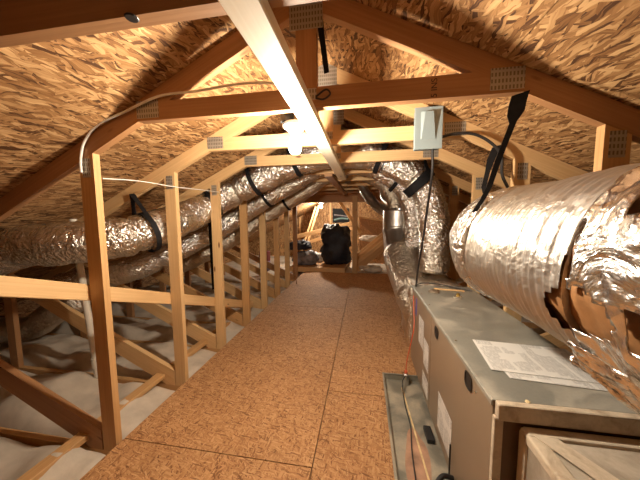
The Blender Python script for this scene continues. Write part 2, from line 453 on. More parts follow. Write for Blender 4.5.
def gable(name, y0, y1):
    poly = [(XC-EAVE, -.16), (XC+EAVE, -.16), (XC+EAVE, ztop(XC+EAVE)), (XC, ZR), (XC-EAVE, ztop(XC-EAVE))]
    struct(MB().prism(poly, y0, y1, (0, 1)).build(name, M['osb_roof']))
gable('wall_back', YF, YF+.05); gable('wall_front', YB-.05, YB)
for nm, x0, x1 in (('wall_left', XC-EAVE-.05, XC-EAVE), ('wall_right', XC+EAVE, XC+EAVE+.05)):
    m = MB(); m.box((x0, YB, -.16), (x1, YF, ztop(XC+EAVE)+.01)); struct(m.build(nm, M['osb_roof']))

# ------------------------------------------------------------------ roof trusses
def zr(x): return ZR-.1-SL*abs(x-XC)   # underside of the rafters
ordn = ['nearest', 'second', 'third', 'fourth', 'fifth', 'sixth', 'seventh', 'eighth', 'ninth', 'tenth']
tl = {0: 'dark roof truss overhead nearest the camera, only its cross beam seen at top left',
      1: 'large near roof truss with stamped collar beam, white cable along its left side',
      2: 'roof truss carrying the pale grey switch box on its collar beam',
      3: 'roof truss just behind the grey box truss, its plate under the box, foil duct behind',
      4: 'roof truss between the first and second foil ducts crossing over the walkway',
      5: 'roof truss between the second and third foil ducts crossing over the walkway',
      6: 'roof truss just beyond the last foil duct crossing over the walkway',
      7: 'roof truss second beyond the last crossing foil duct, one before the far header',
      8: 'last roof truss before the wide far header, next to its left post'}
TY = [.593+.607*k for k in range(9)]
def plate(par, x, z, w, h, y, ang=0.0):
    hw, hh = w/2, h/2; c, s = math.cos(ang), math.sin(ang); m = MB(); V = []; 
    for yy in (y-.0015, y+.0005):
        for a, b in ((-hw, -hh), (hw, -hh), (hw, hh), (-hw, hh)): V.append((x+a*c-b*s, yy, z+a*s+b*c))
    F = [(0, 1, 2, 3), (7, 6, 5, 4), (1, 0, 4, 5), (2, 1, 5, 6), (3, 2, 6, 7), (0, 3, 7, 4)]
    U = [(V[i][0], V[i][2]) for q in F for i in q]
    m.add(V, F, U); m.build('gusset_plate', M['plate'], par)
for k, Y in enumerate(TY):
    random.seed(100+k)
    y0, y1 = Y, Y+.038
    t = thing('roof_truss', tl[k], 'roof truss', (XC, Y+.019, -.11), 'pine roof trusses along the attic')
    WM = [M['wood3'], M['wood3'], M['wood2'], M['wood2'], M['wood'], M['wood2'], M['wood'], M['wood2'], M['wood3']][k]  # two nearest trusses: shade of their backlit faces put into darker wood colour
    for s in (-1, 1):
        X = lambda d: XC+s*d
        def P(poly, nm, d, mm=None):
            q = [(X(a), b) for a, b in poly]
            if s < 0: q = q[::-1]
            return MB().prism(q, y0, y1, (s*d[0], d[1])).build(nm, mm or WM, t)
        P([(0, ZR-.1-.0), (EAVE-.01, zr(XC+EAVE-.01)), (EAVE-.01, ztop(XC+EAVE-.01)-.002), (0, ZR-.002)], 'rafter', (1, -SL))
        # stud beside the walkway
        if not (k == 0 and s > 0):
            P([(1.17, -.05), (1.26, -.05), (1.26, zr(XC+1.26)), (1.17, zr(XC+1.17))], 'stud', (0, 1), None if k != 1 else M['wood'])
        # diagonal web and outer strut
        zl = lambda d: -.02+.49*(d-1.24)
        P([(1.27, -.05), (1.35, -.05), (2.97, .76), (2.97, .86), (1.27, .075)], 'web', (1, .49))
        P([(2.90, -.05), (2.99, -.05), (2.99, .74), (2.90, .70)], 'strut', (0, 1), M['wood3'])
    zc0, zc1 = 1.82, 1.91
    dl = lambda z: (ZR-.1-z)/SL
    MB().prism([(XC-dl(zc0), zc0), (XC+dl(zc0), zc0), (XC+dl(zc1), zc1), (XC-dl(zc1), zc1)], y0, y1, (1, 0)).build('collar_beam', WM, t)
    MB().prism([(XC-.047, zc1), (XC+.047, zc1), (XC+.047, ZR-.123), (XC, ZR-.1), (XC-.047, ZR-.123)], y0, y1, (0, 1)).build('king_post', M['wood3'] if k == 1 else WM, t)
    MB().prism([(XC-EAVE+.01, -.11), (XC+EAVE-.01, -.11), (XC+EAVE-.01, -.05), (XC-EAVE+.01, -.05)], y0, y1, (1, 0)).build('bottom_chord', M['wood'], t)
    if k > 0:
        for s in (-1, 1):
            plate(t, XC+s*.82, 1.875, .125, .085, y0)
            plate(t, XC+s*1.215, 1.60, .055, .10, y0)
        plate(t, XC, ZR-.10, .15, .19, y0); plate(t, XC, 1.88, .09, .05, y0)
    if k == 0:
        MB().lathe((-.565, Y+.004, 1.819), [(.014, -.003), (.016, 0), (.012, .004)], 12).build('knot', M['black'], t)
    if k == 1:
        # grade stamp on the collar beam
        cu = bpy.data.curves.new('grade_stamp', 'FONT'); cu.body = '5 INS'; cu.size = .034; cu.extrude = .0003; cu.align_x = 'CENTER'; cu.align_y = 'CENTER'
        tmp = bpy.data.objects.new('tmp', cu); COL.objects.link(tmp); bpy.context.view_layer.update()
        me = bpy.data.meshes.new_from_object(tmp.evaluated_get(bpy.context.evaluated_depsgraph_get())); bpy.data.objects.remove(tmp)
        me.materials.clear(); o = link('grade_stamp', me, M['ink'], t)
        o.location = Vector((.285, y0-.0008, 1.862))-t.location; o.rotation_euler = (R(90), R(-90), 0)
random.seed(5)

# ------------------------------------------------------------------ lumber that is not in a truss
def lumber(name, label, cat, p0, p1, w, h, mat='wood', side=None, group=None):
    o = MB().board(p0, p1, w, h, side).build(name, M[mat]); return tag(o, label, cat, group)
lumber('tie_board', 'long cream board fixed flat under the collar beams, running overhead to the light', 'board', (-.262, .30, 1.8005), (-.262, 3.25, 1.8005), .089, .038, 'tie', (1, 0, 0))
lumber('tie_board', 'shorter brown board flat under the far collar beams, beyond the cream one', 'board', (-.40, 2.95, 1.8005), (-.40, 5.6, 1.8005), .089, .038, 'wood3', (1, 0, 0))
lumber('diagonal_brace', 'pale board sloping down behind the left studs towards the floor', 'brace', (-1.545, .0, 1.36), (-1.545, 3.35, .11), .038, .089, 'wood2', (1, 0, 0))
lumber('floor_runner', 'board lying in the insulation along the left floor edge', 'board', (-1.66, -1.2, .02), (-1.66, 2.9, .02), .075, .038, 'wood', (1, 0, 0))
# batts between the bottom chords left and right of the deck, each one bay
def batt(x0, x1, y0, y1, label, seed, amp=.045, base=.0):
    nx, ny = max(8, int((x1-x0)/.05)), 12; V = []
    for i in range(nx+1):
        for j in range(ny+1):
            u, v = i/nx, j/ny; x = x0+(x1-x0)*u; y = y0+(y1-y0)*v
            e = min(1, 4*min(v, 1-v)*1.2)**.5 if 0 < v < 1 else 0
            ex = min(1, min(u, 1-u)*12)
            z = base-.10+.11*e*(.55+.45*ex)+amp*(noise.noise(Vector((x*2.3+seed*9, y*2.8, seed)))+.5*noise.noise(Vector((x*6, y*7, seed*3.3))))*e
            if x > x1-.20: z = min(z, -.012)
            V.append((x, y, max(z, -.115)))
    n = ny+1
    F = [(i*n+j, (i+1)*n+j, (i+1)*n+j+1, i*n+j+1) for i in range(nx) for j in range(ny)]
    b0 = len(V); V += [(x0, y0, -.118), (x1, y0, -.118), (x1, y1, -.118), (x0, y1, -.118)]
    F += [(b0+3, b0+2, b0+1, b0), tuple([b0, b0+1]+[i*n for i in range(nx, -1, -1)]), tuple([b0+2, b0+3]+[i*n+ny for i in range(nx+1)]),
          tuple([b0+1, b0+2]+[nx*n+j for j in range(ny, -1, -1)]), tuple([b0+3, b0]+[j for j in range(ny+1)])]
    o = mesh('insulation_batt', V, F, M['insul'], None, None, True, ((x0+x1)/2, (y0+y1)/2, -.118))
    return tag(o, label, 'insulation', 'white insulation batts beside the deck')
bl = ['white insulation batt at bottom left corner, before the first stud', 'white insulation batt on the floor between the first and second left studs',
      'white insulation batt between the second and third left studs', 'white insulation batt between the third and fourth left studs',
      'white insulation batt between the fourth and fifth left studs', 'white insulation batt between the fifth and sixth left studs',
      'white insulation batt between the sixth and seventh left studs', 'white insulation batt between the seventh and eighth left studs']
for k in range(8):
    batt(-4.25, -1.43, TY[k]+.040, TY[k+1]-.002, bl[k], k+1, .085)

# ------------------------------------------------------------------ round ducts
RD = .14
G = 'foil flexible ducts on the left and overhead'
d1, P1 = flex('flexible_duct', [(-3.3, 1.50, .75), (-2.9, 1.46, .95), (-2.45, 1.48, 1.125), (-2.1, 1.50, 1.15), (-1.80, 1.66, 1.185), (-1.69, 1.95, 1.26), (-1.68, 2.35, 1.36),
      (-1.52, 2.68, 1.55), (-1.15, 2.735, 1.735), (-.80, 2.735, 1.88), (-.45, 2.735, 1.965), (-.05, 2.735, 1.965), (.2, 2.735, 1.90), (.42, 2.745, 1.77), (.60, 2.76, 1.58),
      (.685, 2.765, 1.30), (.70, 2.765, .98), (.70, 2.765, .76)], .145, M['foil'], seed=1, crum=.012, squash=((1.72, .02, .02), (2.95, .03, .025), (4.6, .03, .03)))
tag(d1, 'nearest foil flexible duct, crossing the left studs and overhead, dropping behind the grey box', 'duct', G)
d2, P2 = flex('flexible_duct', [(-3.1, 2.12, .62), (-2.85, 2.25, .68), (-2.5, 2.55, .79), (-2.1, 2.85, 1.02), (-1.85, 3.12, 1.20), (-1.6, 3.30, 1.40), (-1.28, 3.335, 1.60), (-.95, 3.34, 1.77),
      (-.6, 3.34, 1.955), (-.2, 3.34, 1.985), (.1, 3.34, 1.94), (.32, 3.34, 1.82), (.50, 3.34, 1.66), (.60, 3.34, 1.40), (.62, 3.34, 1.1), (.62, 3.30, .92)], .135, M['foil'], seed=2, crum=.011,
      squash=((.95, .03, .03), (2.0, .03, .02)))
tag(d2, 'middle foil flexible duct, lower left below the first then crossing overhead behind it', 'duct', G)
d3, P3 = flex('flexible_duct', [(-2.7, 3.32, .62), (-2.4, 3.35, .75), (-2.05, 3.5, .95), (-1.75, 3.75, 1.18), (-1.5, 3.93, 1.38), (-1.2, 3.95, 1.56), (-.9, 3.95, 1.73),
      (-.58, 3.95, 1.945), (-.2, 3.95, 1.985), (.1, 3.95, 1.93), (.32, 3.93, 1.78), (.44, 3.90, 1.55), (.46, 3.88, 1.3), (.47, 3.8, 1.18)], .125, M['foil_dull'], seed=3, crum=.010)
tag(d3, 'farthest foil flexible duct, crossing the far studs low on the left and overhead', 'duct', G)
d4, _ = flex('flexible_duct', [(-4.0, 2.1, .13), (-3.75, 2.1, .145), (-3.4, 2.1, .21), (-3.1, 2.1, .38), (-2.8, 2.12, .53)], .12, M['foil_dull'], seed=4, crum=.012)
tag(d4, 'low dull foil duct at the far left resting near the insulation behind the diagonal', 'duct', G)
# straps
strap('black strap on the near duct left of the second stud', (-1.695, 1.80, 1.215), (.35, .9, .25), .154, (-1.80, 1.795, 1.52), .04)
strap('black strap on the near duct between the second and third studs', (-1.60, 2.55, 1.47), (.5, .6, .5), .152, (-1.68, 2.43, 1.545), .04)
strap('wide black strap on the near duct just under the third collar plate', (-1.18, 2.735, 1.72), (.9, .05, .4), .152, (-1.24, 2.735, 1.865), .045, False)
strap('black strap on the middle duct beside the fourth stud', (-1.28, 3.335, 1.60), (.88, 0, .47), .142, (-1.3, 3.335, 1.83), .04, False)
strap('black strap on the near duct overhead left of the bright bulb', (-.72, 2.735, 1.905), (.93, 0, .35), .150, (-.74, 2.735, 2.11), .045, False)
strap('black strap on the near duct overhead right of the cream board', (.16, 2.735, 1.915), (.9, 0, -.35), .152, (.14, 2.735, 2.15), .045, False)
strap('wide black strap at the bend of the near duct behind the grey box', (.53, 2.752, 1.66), (.7, 0, -.72), .156, (.56, 2.75, 1.93), .09, False)
strap('black strap on the middle duct at its right hand bend', (.40, 3.34, 1.755), (.78, 0, -.62), .142, (.42, 3.34, 2.01), .045, False)
strap('black strap on the farthest duct near the far left studs', (-1.2, 3.95, 1.56), (.88, 0, .47), .131, (-1.22, 3.95, 1.88), .035, False)
lp = MB(); V, F = ribbon([(-1.90, 2.40, 1.42), (-1.93, 2.46, .9), (-1.94, 2.5, .3)], .05, (1, .3, 0)); 

# ------------------------------------------------------------------ big return duct on the right
t = thing('return_duct', 'huge silver insulated duct at right, its near wrap torn open above the unit', 'duct', (.655, .5, .95))
bigp = [(.655, -.55, 1.2), (.655, -.2, 1.2), (.655, .2, 1.2), (.655, .6, 1.2), (.655, 1.0, 1.2), (.655, 1.26, 1.2), (.72, 1.44, 1.185), (.93, 1.535, 1.15), (1.2, 1.54, 1.08), (1.5, 1.54, .95)]
# ribbed sleeve from the tear to the eave
P = resample(smooth_path(bigp, 14), .006)
P = [p for p in P if p.y > .62 or p.x > .8]
def bigtube(P, r, seg, fn):
    fr = frames(P); V = []; n = len(P)
    for i, (p, a, b) in enumerate(fr):
        for k in range(seg):
            tt = 2*math.pi*k/seg; dr = a*math.cos(tt)+b*math.sin(tt); q = p+dr*r; V.append(q+dr*fn(i, k, q, dr))
    F = [(i*seg+k, i*seg+(k+1) % seg, (i+1)*seg+(k+1) % seg, (i+1)*seg+k) for i in range(n-1) for k in range(seg)]
    return V, F, n
def f1(i, k, q, dr):
    s = i*.006; a = math.atan2(dr.z, -dr.x)
    fine = .0030*math.sin(2*math.pi*s/.026+2.0*noise.noise(q*5)) * (1 if dr.z < .55 else .35)
    return fine+.010*noise.noise(q*4)+.004*noise.noise(Vector((q.x*9, q.y*40, q.z*9)))-.016*math.exp(-((q.y-1.13)/.010)**2)*(1 if q.x < .8 else 0)
V, F, n = bigtube(P, .243, 96, f1)
F += [tuple(range(95, -1, -1)), tuple((n-1)*96+k for k in range(96))]
kp = []
for q in F:
    if len(q) > 4: kp.append(q); continue
    c = sum((V[i] for i in q), Vector())/4; a = math.degrees(math.atan2(c.z-1.2, c.x-.655)) % 360
    lim = .625+.075*max(0, 1-abs(a-199)/15)+.012*noise.noise(c*30)*(1 if 170 < a < 215 else 0)
    if not (c.y < lim and c.x < .655 and 170 < a < 216): kp.append(q)
mesh('ribbed_sleeve', V, kp, M['foil_big'], t, None, True)
# crinkled end bend collar
P = resample(smooth_path([(.655, 1.165, 1.2), (.655, 1.27, 1.2), (.725, 1.445, 1.185), (.86, 1.51, 1.165)], 14), .008)
V, F, n = bigtube(P, .250, 80, lambda i, k, q, dr: .013*noise.noise(q*11)*min(1, i/4)+.008*abs(noise.noise(q*27))-.012*max(0, 1-i/3))
mesh('end_wrap', V, F, M['foil'], t, None, True)
# brown liner and its torn outer wrap, nearer than the tear
P = resample([Vector((.655, -.55, 1.2)), Vector((.655, .80, 1.2))], .010)
V, F, n = bigtube(P, .226, 72, lambda i, k, q, dr: .010*noise.noise(q*9)+.006*noise.noise(q*27))
F += [tuple(range(71, -1, -1)), tuple((n-1)*72+k for k in range(72))]
mesh('brown_liner', V, F, M['kraft'], t, None, True)
P = resample([Vector((.655, -.55, 1.2)), Vector((.655, .615, 1.2))], .006)
seg = 150
V, F, n = bigtube(P, .250, seg, lambda i, k, q, dr: .017*noise.noise(q*6.5)+.010*abs(noise.noise(q*15))+.004*noise.noise(q*40))
keep = []
for q in F:
    c = sum((V[i] for i in q), Vector())/4
    ang = math.degrees(math.atan2(c.z-1.2, c.x-.655)) % 360     # 180 faces the walkway, 270 down
    w = 16*noise.noise(c*9)+9*noise.noise(c*23)
    hole = (178+w*1.4 < ang < 206+w*.8) and c.y > .505+.05*noise.noise(c*11)+.02*noise.noise(c*31)
    hole |= abs(ang-(196+w)) < 7 and .36 < c.y < .48
    hole |= abs(ang-140) < 9 and abs(c.y-.50+.02*noise.noise(c*10)) < .035
    hole |= (150 < ang < 181+w) and c.y > .600+.010*noise.noise(c*14)
    if not hole: keep.append(q)
used_ = sorted({i for q in keep for i in q}); mp = {v: i for i, v in enumerate(used_)}
o = mesh('torn_wrap', [V[i] for i in used_], [tuple(mp[i] for i in q) for q in keep], M['foil_wrap'], t, None, True)
sd = o.modifiers.new('thickness', 'SOLIDIFY'); sd.thickness = .0015
# loose flaps of foil hanging from the tear onto the unit
def flap(p0, p1, w0, w1, seed, name='hanging_flap', drop=Vector((0, 0, -1)), mat='foil_wrap', out=Vector((-1, -.3, 0))):
    nu, nv = 30, 16; V = []
    p0 = Vector(p0); p1 = Vector(p1); ax = (p1-p0)
    for i in range(nu+1):
        for j in range(nv+1):
            u, v = i/nu, j/nv; w = (w0*(1-u)+w1*u)*(1+.25*noise.noise(Vector((u*4, seed, 1)))+.12*noise.noise(Vector((u*13, seed, 4))))
            p = p0+ax*u+drop*w*v+out*(.035*math.sin(v*2.6)+.030*noise.noise(Vector((u*5, v*3, seed)))+.016*noise.noise(Vector((u*14, v*6, seed+4))))
            V.append(p)
    F = [(i*(nv+1)+j, (i+1)*(nv+1)+j, (i+1)*(nv+1)+j+1, i*(nv+1)+j+1) for i in range(nu) for j in range(nv)]
    o = mesh(name, V, F, M[mat], t, None, True)
    s = o.modifiers.new('thickness', 'SOLIDIFY'); s.thickness = .0015; return o
flap((.452, .640, 1.055), (.478, .40, 1.03), .10, .22, 3.1, drop=Vector((.60, .10, -.74)).normalized(), out=Vector((-.5, -.15, 0)))
flap((.50, .70, 1.00), (.56, .46, .99), .06, .16, 7.7, drop=Vector((.72, .0, -.68)).normalized())
# straps of the big duct
def bigstrap(label, y, anchor, wid_top, stop=35):
    tt = thing('duct_strap', label, 'strap', (.655, y, .95), 'black straps hanging the ducts')
    rr = .262; ring = []
    for i in range(31):
        a = R(120+i*(300-120)/30+0); ring.append(Vector((.655+rr*math.cos(a), y, 1.2+rr*math.sin(a))))
    st = ring[0]; A = Vector(anchor)
    pts = [A, A.lerp(st, .06), A.lerp(st, .12), A.lerp(st, .5), st]
    V, F = ribbon(pts, [wid_top, wid_top, .035, .028, .028], (0, 1, .1), .004); m = MB(); m.add(V, F); m.build('tail', M['strap'], tt)
    return tt
def flatstrap(label, pts, widths, wdir):
    V, F = ribbon(pts, widths, wdir, .003); m = MB(); m.add(V, F)
    return tag(m.build('duct_strap', M['strap']), label, 'strap', 'black straps hanging the ducts')
flatstrap('long black strap falling from the near right rafter onto the huge duct', [(.607, 1.193, 1.812), (.598, 1.193, 1.775), (.592, 1.190, 1.735), (.583, 1.188, 1.70), (.535, 1.18, 1.56), (.50, 1.17, 1.445), (.475, 1.165, 1.395), (.445, 1.16, 1.345)],
          [.062, .062, .060, .026, .024, .022, .022, .022], (1, -.15, .25))
flatstrap('shorter black strap hanging from the second right rafter behind the huge duct', [(.80, 1.80, 1.755), (.77, 1.79, 1.68), (.74, 1.76, 1.60), (.69, 1.68, 1.50), (.665, 1.60, 1.46)],
          [.05, .05, .03, .026, .026], (1, -.2, .3))
flatstrap('black strap hanging down beside the ridge post from the near truss apex', [(-.205, 1.245, 2.22), (-.195, 1.25, 2.14), (-.175, 1.25, 1.99)], [.03, .026, .024], (1, 0, .2))
flatstrap('long black strap hanging vertically behind the third left stud', [(-1.60, 2.52, 1.33), (-1.60, 2.53, 1.0), (-1.60, 2.54, .55)], .045, (1, .4, 0))

# ------------------------------------------------------------------ air handler
AX0, AX1, AY0, AY1, AZ0, AZ1 = .43, .89, .90, 2.37, .055, .72
t = thing('air_handler', 'long taupe air handling unit with grey metal top beside the walkway', 'air handler', ((AX0+AX1)/2, (AY0+AY1)/2, AZ0))
def rbox(lo, hi, bev, mat, name, parent, seg=2):
    me = bpy.data.meshes.new(name); bm = bmesh.new(); bmesh.ops.create_cube(bm, size=1)
    c = (Vector(lo)+Vector(hi))/2; d = Vector(hi)-Vector(lo)
    for v in bm.verts: v.co = Vector((v.co.x*d.x, v.co.y*d.y, v.co.z*d.z))+c
    bmesh.ops.bevel(bm, geom=bm.edges[:], offset=bev, segments=seg, affect='EDGES', profile=.5)
    o0 = wloc(parent) if parent is not None else Vector((c.x, c.y, lo[2]))
    for v in bm.verts: v.co -= o0
    bm.to_mesh(me); bm.free(); o = link(name, me, mat, parent, None if parent is not None else o0); return o
rbox((AX0, AY0, AZ0), (AX1, 1.70, AZ1-.004), .004, M['ahu_side'], 'cabinet', t)
rbox((AX0, 1.703, AZ0), (AX1, AY1, AZ1-.004), .004, M['ahu_side'], 'cabinet', t)
rbox((AX0-.004, AY0-.002, AZ1-.004), (AX1+.004, AY1+.002, AZ1+.001), .0015, M['ahu_top'], 'top_panel', t, 1)
rbox((AX0-.007, AY0-.002, AZ1-.020), (AX0-.0005, AY1, AZ1-.002), .001, M['ahu_top'], 'edge_flange', t, 1)
rbox((AX0+.004, AY0-.028, AZ1-.055), (AX1+.01, AY0+.0, AZ1+.002), .006, M['mastic'], 'taped_edge', t)
rbox((AX0-.002, AY0-.020, AZ0), (AX0+.026, AY0, AZ1-.05), .004, M['mastic'], 'taped_edge', t)
rbox((AX0+.026, AY0-.010, AZ0), (AX1, AY0-.001, AZ1-.05), .002, M['duct_board_dark'], 'end_panel', t)
def handle(y, z, ang=0):
    m = MB(); V = []; n = 24
    for dx, sc in ((-.003, 1), (-.003, .86), (.0, .84)):
        for i in range(n):
            a = 2*math.pi*i/n; p = .7
            yy = abs(math.cos(a))**p*math.copysign(1, math.cos(a))*.030*sc; zz = abs(math.sin(a))**p*math.copysign(1, math.sin(a))*.038*sc
            V.append((AX0+dx-.001, y+yy*1.25, z+zz*.95))
    F = [(i, (i+1) % n, n+(i+1) % n, n+i) for i in range(n)]+[(n+i, n+(i+1) % n, 2*n+(i+1) % n, 2*n+i) for i in range(n)]+[tuple(2*n+i for i in range(n))]
    m.add(V, F); m.build('handle', M['black'], t)
handle(1.10, .655); handle(1.575, .645)
def label_on_side(y0, y1, z0, z1, skew=0):
    x = AX0-.0012; V = [(x, y0, z0), (x, y1, z0), (x, y1, z1), (x, y0, z1), (x+.001, y0, z0), (x+.001, y1, z0), (x+.001, y1, z1), (x+.001, y0, z1)]
    F = [(3, 2, 1, 0), (4, 5, 6, 7), (0, 1, 5, 4), (1, 2, 6, 5), (2, 3, 7, 6), (3, 0, 4, 7)]
    U = [(V[i][1]*1.3, V[i][2]*1.3) for q in F for i in q]; m = MB(); m.add(V, F, U); m.build('label', M['paper'], t)
label_on_side(1.90, 2.06, .36, .57); label_on_side(1.745, 1.885, .28, .47)
label_on_side(1.735, 1.90, .10, .22); label_on_side(1.27, 1.50, .12, .33)
m = MB(); m.box((AX0-.0014, 2.16, .52), (AX0-.0004, 2.20, .66)); o = m.build('sticker', M['blue'], t)
m = MB(); m.lathe((AX0-.004, 1.03, .655), [(.004, 0), (.005, .004)], 10, 'X'); m.build('screw', M['sheet_metal'], t)
for y in (1.32, 1.85, 2.1):
    m = MB(); m.lathe((AX0+.02, y, AZ1+.001), [(.006, 0), (.006, .002), (.003, .004)], 10); m.build('screw', M['ahu_side'], t)
m = MB(); m.board((AX0-.012, 1.245, .06), (AX0-.012, 1.245, .235), .007, .007); m.build('stop_rod', M['black'], t)
m = MB(); m.tube([(AX0+.002, 1.22, .085), (AX0-.05, 1.21, .10), (AX0-.09, 1.17, .085), (AX0-.105, 1.11, .058)], .011, 12); m.build('drain_hose', M['black'], t)
# return box in front of the unit
t = thing('return_box', 'dust covered return air box with taped edges, nearest the camera at bottom right', 'air duct box', (.75, .62, .05))
rbox((.505, .42, .055), (.995, .872, .648), .008, M['board_dust'], 'body', t)
rbox((.500, .42, .623), (.545, .876, .655), .006, M['mastic'], 'tape_strip', t)
rbox((.505, .835, .628), (.995, .876, .658), .006, M['mastic'], 'tape_strip', t)
rbox((.498, .838, .055), (.535, .878, .645), .006, M['mastic'], 'tape_strip', t)
m = MB(); V, F = ribbon([(.54, .855, .657), (.66, .66, .6515), (.80, .43, .651)], .055, (.85, .52, 0), .002); m.add(V, F); m.build('tape_strip', M['mastic'], t)
random.seed(11)
for i in range(16):
    x, y = random.uniform(.46, .86), random.uniform(.875, .93) if i < 8 else random.uniform(.5, .83)
    if i < 8: z = AZ1+.0005
    else: x = random.uniform(.56, .95); z = .649
    r = random.uniform(.004, .010); V = []; 
    m = MB(); m.lathe((x, y, z), [(r, 0), (r*.8, r*.5), (r*.3, r*.75)], 7)
    for v in m.V: v += Vector((noise.noise(v*300), noise.noise(v*290+Vector((3, 3, 3))), 0))*r*.6
    if i in (2, 11):
        tag(m.build('debris_chip', M['tan_debris']), ['small dry chip lying on the front edge of the unit top', 'small dry chip lying on the dusty return box'][i == 11], 'debris')
# drain pan
t = thing('drain_pan', 'shallow dusty metal drain pan under the unit along the deck', 'drain pan', (.50, 1.3, 0))
m = MB(); m.box((.165, .30, .001), (1.0, 2.085, .004)); m.build('pan_floor', M['pan'], t)
for lo, hi in (((.165, .30, .004), (.169, 2.085, .05)), ((.165, 2.081, .004), (1.0, 2.085, .05)), ((.996, .30, .004), (1.0, 2.081, .05)), ((.169, .30, .004), (.996, .304, .05))):
    m = MB(); m.box(lo, hi); m.build('rim', M['pan'], t)
for lo, hi in (((.158, .30, .048), (.172, 2.09, .052)), ((.158, 2.078, .048), (1.0, 2.092, .052))):
    m = MB(); m.box(lo, hi); m.build('rolled_lip', M['pan'], t)
m = MB(); V = []
for i in range(28):
    a = 2*math.pi*i/28; rr = 1+.18*noise.noise(Vector((math.cos(a)*1.5, math.sin(a)*1.5, 2)))
    V.append((.295+.065*rr*math.cos(a)+.02*math.sin(a), 1.33+.25*rr*math.sin(a), .0052))
V += [(x, y, .0042) for x, y, z in V]
m.add(V, [tuple(range(28))]+[(i, 28+i, 28+(i+1) % 28, (i+1) % 28) for i in range(28)]); m.build('rust_patch', M['stain'], t)
m = MB(); m.board((.345, 1.0, .007), (.300, 1.98, .007), .01, .005); m.build('ridge', M['tan_debris'], t)
for y in (1.05, 1.65, 2.2):
    lumber('support_block', ['wooden block under the near end of the unit', 'wooden block under the middle of the unit', 'wooden block under the far end of the unit'][[1.05, 1.65, 2.2].index(y)],
           'block', (.46, y, .0295 if y < 2.1 else .0275), (.86, y, .0295 if y < 2.1 else .0275), .089, .050 if y < 2.1 else .054, 'wood3', (0, 1, 0), 'blocks under the unit')
# float switch and wires at far corner of the pan
t = thing('float_switch', 'small float switch clipped at the far corner of the drain pan', 'switch', (.335, 2.03, .004))
m = MB(); m.lathe((.335, 2.03, .004), [(.022, 0), (.024, .05), (.020, .085), (.010, .095)], 16); m.build('body', M['sheet_metal'], t)
m = MB(); m.lathe((.335, 2.03, .099), [(.012, 0), (.012, .02), (.006, .028)], 12); m.build('cap', M['red_wire'], t)
tag(MB().tube([(.335, 2.03, .127), (.345, 2.05, .2), (.38, 2.09, .33), (.405, 2.12, .45), (.415, 2.2, .55), (.420, 2.25, .66)], .004, 6).build('red_wire', M['red_wire']),
    'thin red wire climbing the far edge of the unit from the float switch', 'wire')
tag(MB().tube([(.33, 2.0, .10), (.30, 1.96, .06), (.295, 1.8, .012), (.30, 1.6, .012), (.275, 1.4, .014), (.262, 1.1, .012), (.25, .5, .012)], .0035, 6).build('thin_wire', M['black_cable']),
    'thin dark wire lying along the drain pan', 'wire')
rbox((.375, 1.49, .006), (.418, 1.60, .032), .004, M['black'], 'pad', None); tag(bpy.data.objects['pad'], 'small black rubber pad in the pan against the unit side', 'pad')
bpy.data.objects['pad'].name = 'rubber_pad'

# papers
def paper(label, pts, z, h=.0012):
    V = [(x, y, z) for x, y in pts]+[(x, y, z+h) for x, y in pts]
    F = [(3, 2, 1, 0), (4, 5, 6, 7), (0, 1, 5, 4), (1, 2, 6, 5), (2, 3, 7, 6), (3, 0, 4, 7)]
    U = [(.5, .5)]*4; uvq = [(0, 0), (.43, 0), (.43, .28), (0, .28)]
    U = []
    for k, q in enumerate(F):
        U += [uvq[i % 4] for i in q] if k == 1 else [(.01, .0)]*4
    m = MB(); m.add(V, F, U); return tag(m.build('document_sheet', M['paper']), label, 'paper', 'printed sheets on the unit')
paper('lower printed sheet peeking out from under the top one on the unit', [(.545, 1.03), (.90, .995), (.915, 1.26), (.55, 1.30)], .7225)
paper('large white printed sheet of diagrams on top of the metal unit', [(.500, 1.075), (.905, 1.035), (.905, 1.30), (.530, 1.335)], .7245)
# debris on the unit top far end
tag(mesh('rag', *(lambda g: (g.V, g.F))(MB().lathe((.56, 2.17, .7215), [(.045, 0), (.04, .012), (.02, .02), (.004, .022)], 14)), M['foil_dull'], None, None, True), 'crumpled scrap of foil tape on the far end of the unit', 'scrap')
bpy.data.objects['rag'].name = 'foil_scrap'
lumber('wood_offcut', 'thin pale wood offcut lying on the far end of the unit top', 'offcut', (.58, 2.25, .7275), (.80, 2.21, .7275), .02, .011, 'wood2')
t = thing('valve_knob', 'small brass knob lying on the unit top near the huge duct', 'knob', (.70, 2.05, .7215))
MB().lathe((.70, 2.05, .7215), [(.03, 0), (.028, .006), (.012, .010)], 14).build('base', M['foil'], t)
MB().lathe((.70, 2.05, .7315), [(.010, 0), (.014, .008), (.012, .018), (.004, .022)], 14).build('knob', M['brass'], t)
tag(MB().tube([(.445, 2.34, .728), (.52, 2.36, .745), (.62, 2.34, .745), (.74, 2.30, .735), (.86, 2.22, .728)], .005, 6).build('black_wire', M['black_cable']), 'short black wire lying across the far end of the unit', 'wire')

